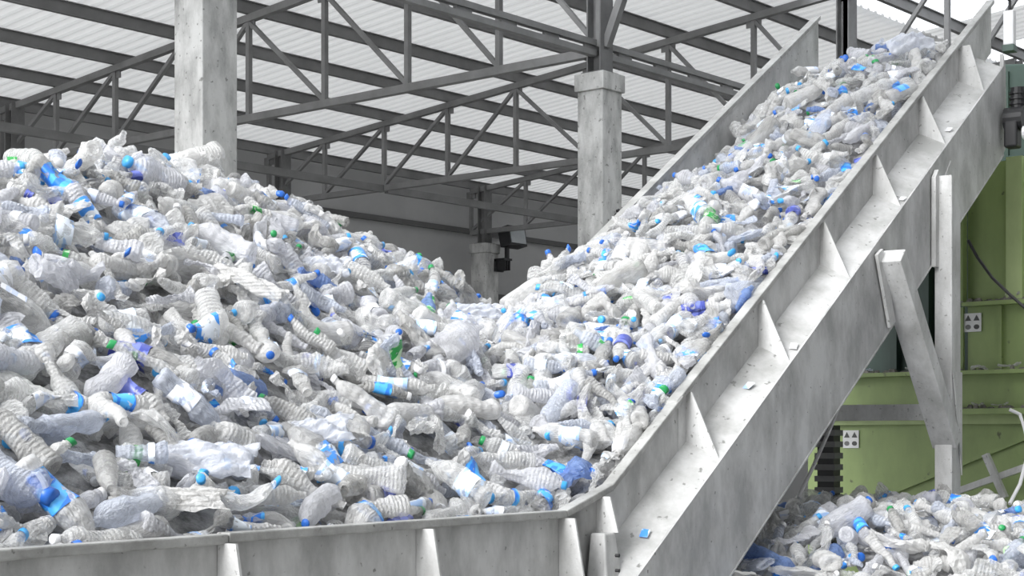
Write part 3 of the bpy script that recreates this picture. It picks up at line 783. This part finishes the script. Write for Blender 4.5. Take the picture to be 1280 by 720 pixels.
lbl = {}
for i in single:
    it = items[i]; vr_ = VAR[it['k']]
    ext = []
    if it['cap'] is not None: ext.append(CAPN[it['cap']] + ' cap')
    if it['lab'] is not None: ext.append(LABN[it['lab']] + ' label')
    t = f"{CRN[vr_['crush']]}{PETN[it['tint']]} {vr_['name']} bottle"
    if ext: t += ', ' + ', '.join(ext)
    t += f", {pose(it)}, {zone(it)}"
    if len(t.replace(',', ' ').split()) > 13: t = t.replace(CRN[vr_['crush']], '', 1) if vr_['crush'] else t.replace(' ' + vr_['name'], '', 1)
    if len(t.replace(',', ' ').split()) > 13: t = t.replace(' ' + vr_['name'], '', 1)
    t = t.replace('up and', 'upper').replace('down and', 'lower')
    lbl.setdefault(t, []).append(i)
ORD = ['', 'second', 'third', 'fourth', 'fifth', 'sixth', 'seventh']
final = {}
for t, ids in lbl.items():
    ids.sort(key=lambda i: project(items[i]['p'])[0])
    for k, i in enumerate(ids):
        final[i] = t if len(ids) == 1 else (t + (', leftmost' if k == 0 else ', rightmost' if k == len(ids) - 1 else ', ' + ORD[min(k, 6)] + ' from left'))
meshes = []
for k, vr_ in enumerate(VAR):
    meshes.append((qmesh('bottle_body', *vr_['body'], [PET[0]], None, np.full(len(vr_['body'][1]), vr_['crush'] < 2), vr_['rest']), qmesh('bottle_cap', *vr_['cap'], [CAPM[0]]), qmesh('bottle_label', *vr_['lab'], [LABM[0]])))
def put(me, name, mat, parent=None):
    o = bpy.data.objects.new(name, me); COL.objects.link(o); o.parent = parent
    o.material_slots[0].link = 'OBJECT'; o.material_slots[0].material = mat
    return o
for i in sorted(single):
    it = items[i]; mb, mc, ml = meshes[it['k']]
    o = put(mb, 'plastic_bottle', PET[it['tint']])
    o.matrix_world = Matrix.Translation(it['p']) @ Matrix([list(r_) for r_ in it['R']]).to_4x4()
    g = 'bottles ' + ('in the floor pile' if it['region'] == 'right' else 'on the conveyor' if 'conveyor' in final[i] else 'on the left heap')
    tag(o, final[i], 'bottle', g)
    if it['cap'] is not None: put(mc, 'cap', CAPM[it['cap']], o)
    if it['lab'] is not None: put(ml, 'label_band', LABM[it['lab']], o)

# --- everything else in the piles: one mesh of real bottles over a core coloured as the dark shade in the gaps
VS, QS, MI, SM, RS = [], [], [], [], []; nv = 0
mats = PET + CAPM + LABM + [M['gap']]
def push(v, q, m, sm=True, rest=None):
    global nv
    VS.append(v); QS.append(q + nv); MI.append(np.full(len(q), m)); nv += len(v); SM.append(np.full(len(q), sm)); RS.append(v if rest is None else rest)
for i, it in enumerate(items):
    if i in single: continue
    vr_ = VAR[it['k']]; tf = lambda v: v @ it['R'].T + np.array(it['p'])
    push(tf(vr_['body'][0]), vr_['body'][1], it['tint'], vr_['crush'] < 2, vr_['rest'])
    if it['cap'] is not None: push(tf(vr_['cap'][0]), vr_['cap'][1], 6 + it['cap'])
    if it['lab'] is not None: push(tf(vr_['lab'][0]), vr_['lab'][1], 10 + it['lab'])
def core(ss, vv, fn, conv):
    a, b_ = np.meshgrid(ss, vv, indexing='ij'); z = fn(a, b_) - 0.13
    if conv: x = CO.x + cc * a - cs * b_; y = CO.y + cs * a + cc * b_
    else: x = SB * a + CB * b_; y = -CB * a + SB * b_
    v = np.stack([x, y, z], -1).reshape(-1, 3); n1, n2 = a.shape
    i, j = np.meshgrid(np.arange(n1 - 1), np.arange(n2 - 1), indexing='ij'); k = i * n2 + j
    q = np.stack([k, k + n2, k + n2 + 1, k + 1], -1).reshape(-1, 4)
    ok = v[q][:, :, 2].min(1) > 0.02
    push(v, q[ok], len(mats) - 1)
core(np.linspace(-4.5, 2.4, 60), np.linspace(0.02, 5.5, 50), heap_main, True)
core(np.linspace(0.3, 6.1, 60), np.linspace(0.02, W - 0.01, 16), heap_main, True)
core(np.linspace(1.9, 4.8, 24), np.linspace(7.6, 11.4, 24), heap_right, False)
so = bpy.data.objects.new('packed_bottles', qmesh('packed_bottles', np.concatenate(VS), np.concatenate(QS), mats, np.concatenate(MI), np.concatenate(SM), np.concatenate(RS)))
COL.objects.link(so); so['kind'] = 'stuff'
tag(so, 'countless crushed clear plastic bottles packed between the nearer ones', 'bottles')
print('BOTTLES', len(items), 'tris', sum(len(q) for q in QS) * 2, 'seen', int((seen > 0).sum()), 'cut', int(seen[order[299]]))
#DETAILS
# ------------------------------------------------------------------ odd pieces in and on the piles
gs, gv = np.meshgrid(np.linspace(-4.5, 5.6, 500), np.linspace(0.05, 4.0, 220), indexing='ij')
gz = heap_main(gs, gv); gx = CO.x + cc * gs - cs * gv; gy = CO.y + cs * gs + cc * gv
gr, gf = gx * SB - gy * CB, gx * CB + gy * SB
gpx, gpy = 640 + F * gr / gf, HOR - F * (gz - ZC) / gf
def on_heap(px, py):
    d2 = (gpx - px) ** 2 + (gpy - py) ** 2 + 20 * gf
    i = np.unravel_index(np.argmin(d2), d2.shape)
    return Vector((gx[i], gy[i], gz[i]))
def frame(a, n):
    a = a.normalized(); n = (n - n.dot(a) * a).normalized(); return np.array([n, a.cross(n), a]).T
VIEW = Vector((CB, SB, 0)); RGT = Vector((SB, -CB, 0)); UPW = Vector((0, 0, 1))

# big water jugs
def jug_parts(R, L, seed):
    r = np.random.default_rng(seed); nk = 0.028
    prof = [(0.002, 0.02), (R * .6, 0.015), (R * .9, 0.0), (R, 0.03)]
    for q in range(1, 9): prof.append((R * (1.0 if q % 2 else 0.93), 0.03 + (L * .68 - 0.03) * q / 8))
    for q in (.3, .6, .85): prof.append((nk + (R - nk) * math.cos(q * math.pi / 2), L * .68 + (L * .9 - L * .68) * q))
    prof += [(nk, L * .92), (nk, L)]
    v, q = lathe(prof, 20)
    th = np.arctan2(v[:, 1], v[:, 0]); z = v[:, 2].copy(); w = np.clip((L * .85 - z) / (.3 * L), 0, 1)
    f = 1 + w * (0.07 * np.sin(3 * th + 14 * z + seed) + 0.05 * np.sin(5 * th - 30 * z))
    for _ in range(4):
        t0, z0 = r.uniform(0, 6.3), r.uniform(.2, .6) * L
        f -= w * .3 * np.exp(-((np.angle(np.exp(1j * (th - t0))) * R) ** 2 + (z - z0) ** 2) / (2 * .05 ** 2))
    v[:, 0] *= f * 0.8; v[:, 1] *= f; v[:, 2] -= L / 2
    cv_, cq = lathe([(nk + .004, L * .93), (nk + .004, L + .004), (.001, L + .008)], 14); cv_[:, 2] -= L / 2
    hv = MB().tube([(R * .8 * .75, 0, L * .25), (R * .75, 0, L * .33), (R * .5, 0, L * .4), (0.03, 0, L * .42)], 0.011, 6)
    return (v, q), (cv_, cq), hv
def jug(px, py, R, L, axis, mat, capm, label, seed, lift=0.04):
    b_, c_, hv = jug_parts(R, L, seed)
    o = put(qmesh('jug_body', *b_, [PET[0]]), 'water_jug', mat)
    Rm = frame(axis, -VIEW * .6 + UPW)
    o.matrix_world = Matrix.Translation(on_heap(px, py) + UPW * lift - VIEW * 0.04) @ Matrix([list(x) for x in Rm]).to_4x4()
    tag(o, label, 'jug')
    if capm is not None: put(qmesh('jug_cap', *c_, [CAPM[0]]), 'cap', capm, o)
    hv.build('handle', mat, o)
jug(565, 440, 0.125, 0.42, RGT * .75 + UPW * .55 + VIEW * .3, PET[3], None, 'biggest lilac clear water jug lying in the hollow beside the conveyor foot', 3)
jug(190, 228, 0.1, 0.34, -VIEW * .6 + UPW * .2 - RGT * .5, PET[3], CAPM[1], 'round clear water jug near the heap crest left of the column', 5)
jug(452, 610, 0.07, 0.36, -RGT + UPW * .05, PET[0], CAPM[1], 'long clear jug with blue cap lying along the hopper rim', 7)
jug(22, 610, 0.095, 0.34, RGT * .8 - UPW * .35 - VIEW * .3, PET[2], CAPM[0], 'bluish ribbed jug at the left edge above the hopper rim', 9)
jug(248, 205, 0.085, 0.3, -RGT * .7 - UPW * .3 - VIEW * .4, PET[1], None, 'cloudy jug topping the heap right in front of the stained column', 12, 0.07)

# sheets and bags of film
def sheet(px, py, w, h, label, seed, mat, puff=0.05, name='plastic_sheet', cat='film', turn=0.0):
    c = on_heap(px, py); n1, n2 = 40, 24
    a, b_ = np.meshgrid(np.linspace(-.5, .5, n1), np.linspace(-.5, .5, n2), indexing='ij')
    r = np.random.default_rng(seed); ph = r.uniform(0, 6.3, 8)
    edge = 1 + .15 * np.sin(7 * a + ph[0]) * np.sin(5 * b_ + ph[1])
    ca, sa = math.cos(turn), math.sin(turn)
    x, y = a * w * edge, b_ * h * edge
    x, y = ca * x - sa * y, sa * x + ca * y
    z = puff * (1 - 3.4 * b_ ** 2) * (1 - 2.5 * a ** 2) + 0.009 * (np.sin(17 * a + 9 * b_ + ph[2]) + np.sin(23 * b_ - 8 * a + ph[3]) + .8 * np.abs(np.sin(19 * a - 15 * b_ + ph[4]))) + r.normal(size=a.shape) * 0.0015
    n = Vector((0, 0, 1)) * .75 - VIEW * .65; n.normalize(); u_ = RGT; w_ = n.cross(u_)
    v = np.array(c)[None, None] + x[..., None] * np.array(u_) + y[..., None] * np.array(w_) + (z + .05)[..., None] * np.array(n)
    v = v.reshape(-1, 3) - np.array(c)
    i, j = np.meshgrid(np.arange(n1 - 1), np.arange(n2 - 1), indexing='ij'); k = i * n2 + j
    q = np.stack([k, k + n2, k + n2 + 1, k + 1], -1).reshape(-1, 4)
    o = put(qmesh(name, v, q, [PET[0]]), name, mat)
    o.location = c
    so_ = o.modifiers.new('thickness', 'SOLIDIFY'); so_.thickness = 0.001
    return tag(o, label, cat)
FB = film('bag_film', (0.86, 0.88, 0.93), 0.55, 0.9, 0.12, 0.4, 0.7, 30, False)
sheet(262, 590, 0.36, 0.17, 'crinkled pale film bag low on the heap near the hopper rim', 1, FB, .07, 'plastic_bag', 'bag')
sheet(390, 552, 0.34, 0.15, 'milky film sheet draped right of the crinkled bag low on the heap', 2, FB, .04, turn=.2)
sheet(215, 640, 0.42, 0.12, 'flat grey crumpled sheet lying just behind the front rim', 3, PET[1], .02)
sheet(310, 365, 0.46, 0.1, 'long flattened clear sheet slanting across the middle of the left heap', 4, PET[1], .05, turn=-.55)
sheet(410, 345, 0.26, 0.15, 'pale lilac film bag high on the right side of the heap', 5, FB, .06, 'plastic_bag', 'bag')
sheet(1133, 66, 0.36, 0.2, 'big white translucent bag on top of the load at the conveyor head', 6, FB, .1, 'plastic_bag', 'bag', .3)
sheet(600, 400, 0.3, 0.13, 'pale film scrap in the saddle between heap and conveyor', 7, FB, .05)

# loose litter on ledges
def litter(k, pos, axis, scl, tint, capc, labc, label, group, flat=UPW):
    mb, mc, ml = meshes[k]
    o = put(mb, 'plastic_bottle', PET[tint])
    Rm = frame(axis, flat) * scl
    o.matrix_world = Matrix.Translation(pos) @ Matrix([list(x) for x in Rm]).to_4x4()
    tag(o, label, 'bottle', group)
    if capc is not None: put(mc, 'cap', CAPM[capc], o)
    if labc is not None: put(ml, 'label_band', LABM[labc], o)
LW = 'litter on the conveyor ledge'
def ledge_pos(px, frac=0.5, up=0.03):
    s = s_at(px, -WL * frac); return loc2w(s, -WL * frac, inc(s) - DL + .1 * (1 - frac) + up)
AX = Vector((cc, cs, TAN)).normalized()
def scrap(px, col, label, frac=.5, L=.06):
    s = s_at(px, -WL * frac); m = MB(); r = random.Random(px)
    m.hexa([(-L / 2, -.02, 0), (L / 2, -.025, .002), (L / 2, .02, .008), (-L / 2, .022, .004), (-L / 2.3, -.018, .004), (L / 2.2, -.022, .006), (L / 2.4, .016, .014), (-L / 2.2, .02, .008)])
    o = m.build('label_scrap', col); o.location = ledge_pos(px, frac, .008); o.rotation_euler = (0, -math.atan(TAN), CROT + r.uniform(-.3, .3))
    tag(o, label, 'scrap', LW)
scrap(936, LABM[2], 'blue label scrap lying on the conveyor ledge in its second bay')
scrap(806, LABM[1], 'pale blue scrap at the lowest end of the conveyor ledge', .6)
scrap(1186, M['white'], 'white scrap caught below the fifth conveyor gusset', .8, .05)
scrap(992, M['white'], 'white scrap at the foot of the second conveyor gusset', .85, .06)
scrap(1128, M['white'], 'white scrap beside the foot of the fourth conveyor gusset', .9, .04)
# on the press shelves
rl = random.Random(8)
spots = [(1083, 463, 'lilac bottle heap end on the long upper shelf nearest the conveyor', 2), (1140, 463, 'bottle on the upper press shelf left of the post', 0), (1225, 463, 'flat bottle on the upper press shelf just right of the post', 1),
         (1262, 463, 'cloudy bottle on the upper press shelf near the right edge', 1), (1080, 511, 'bottle on the lower press shelf close to the conveyor beam', 0), (1128, 511, 'small bottle on the lower press shelf left of the post', 3),
         (1222, 511, 'crushed bottle on the lower press shelf right of the post', 1), (1250, 511, 'crushed bottle on the lower press shelf by the white hose', 0), (1266, 376, 'white crushed bottle on the top press shelf by the cable', 1)]
for i, (px, py, lb, tint) in enumerate(spots):
    k = [18 + i, 30 + i % 6][i % 2]
    x = UM - (0.1 if py == 463 else 0.12 if py == 511 else -0.03)
    pos = Vector((x, v_at(px, x), zy(py) + 0.03))
    litter(k, pos, Vector((0.2, rl.choice((-1, 1)), rl.uniform(-.1, .1))), 0.62, tint, None, None, lb, 'litter on the press shelves')
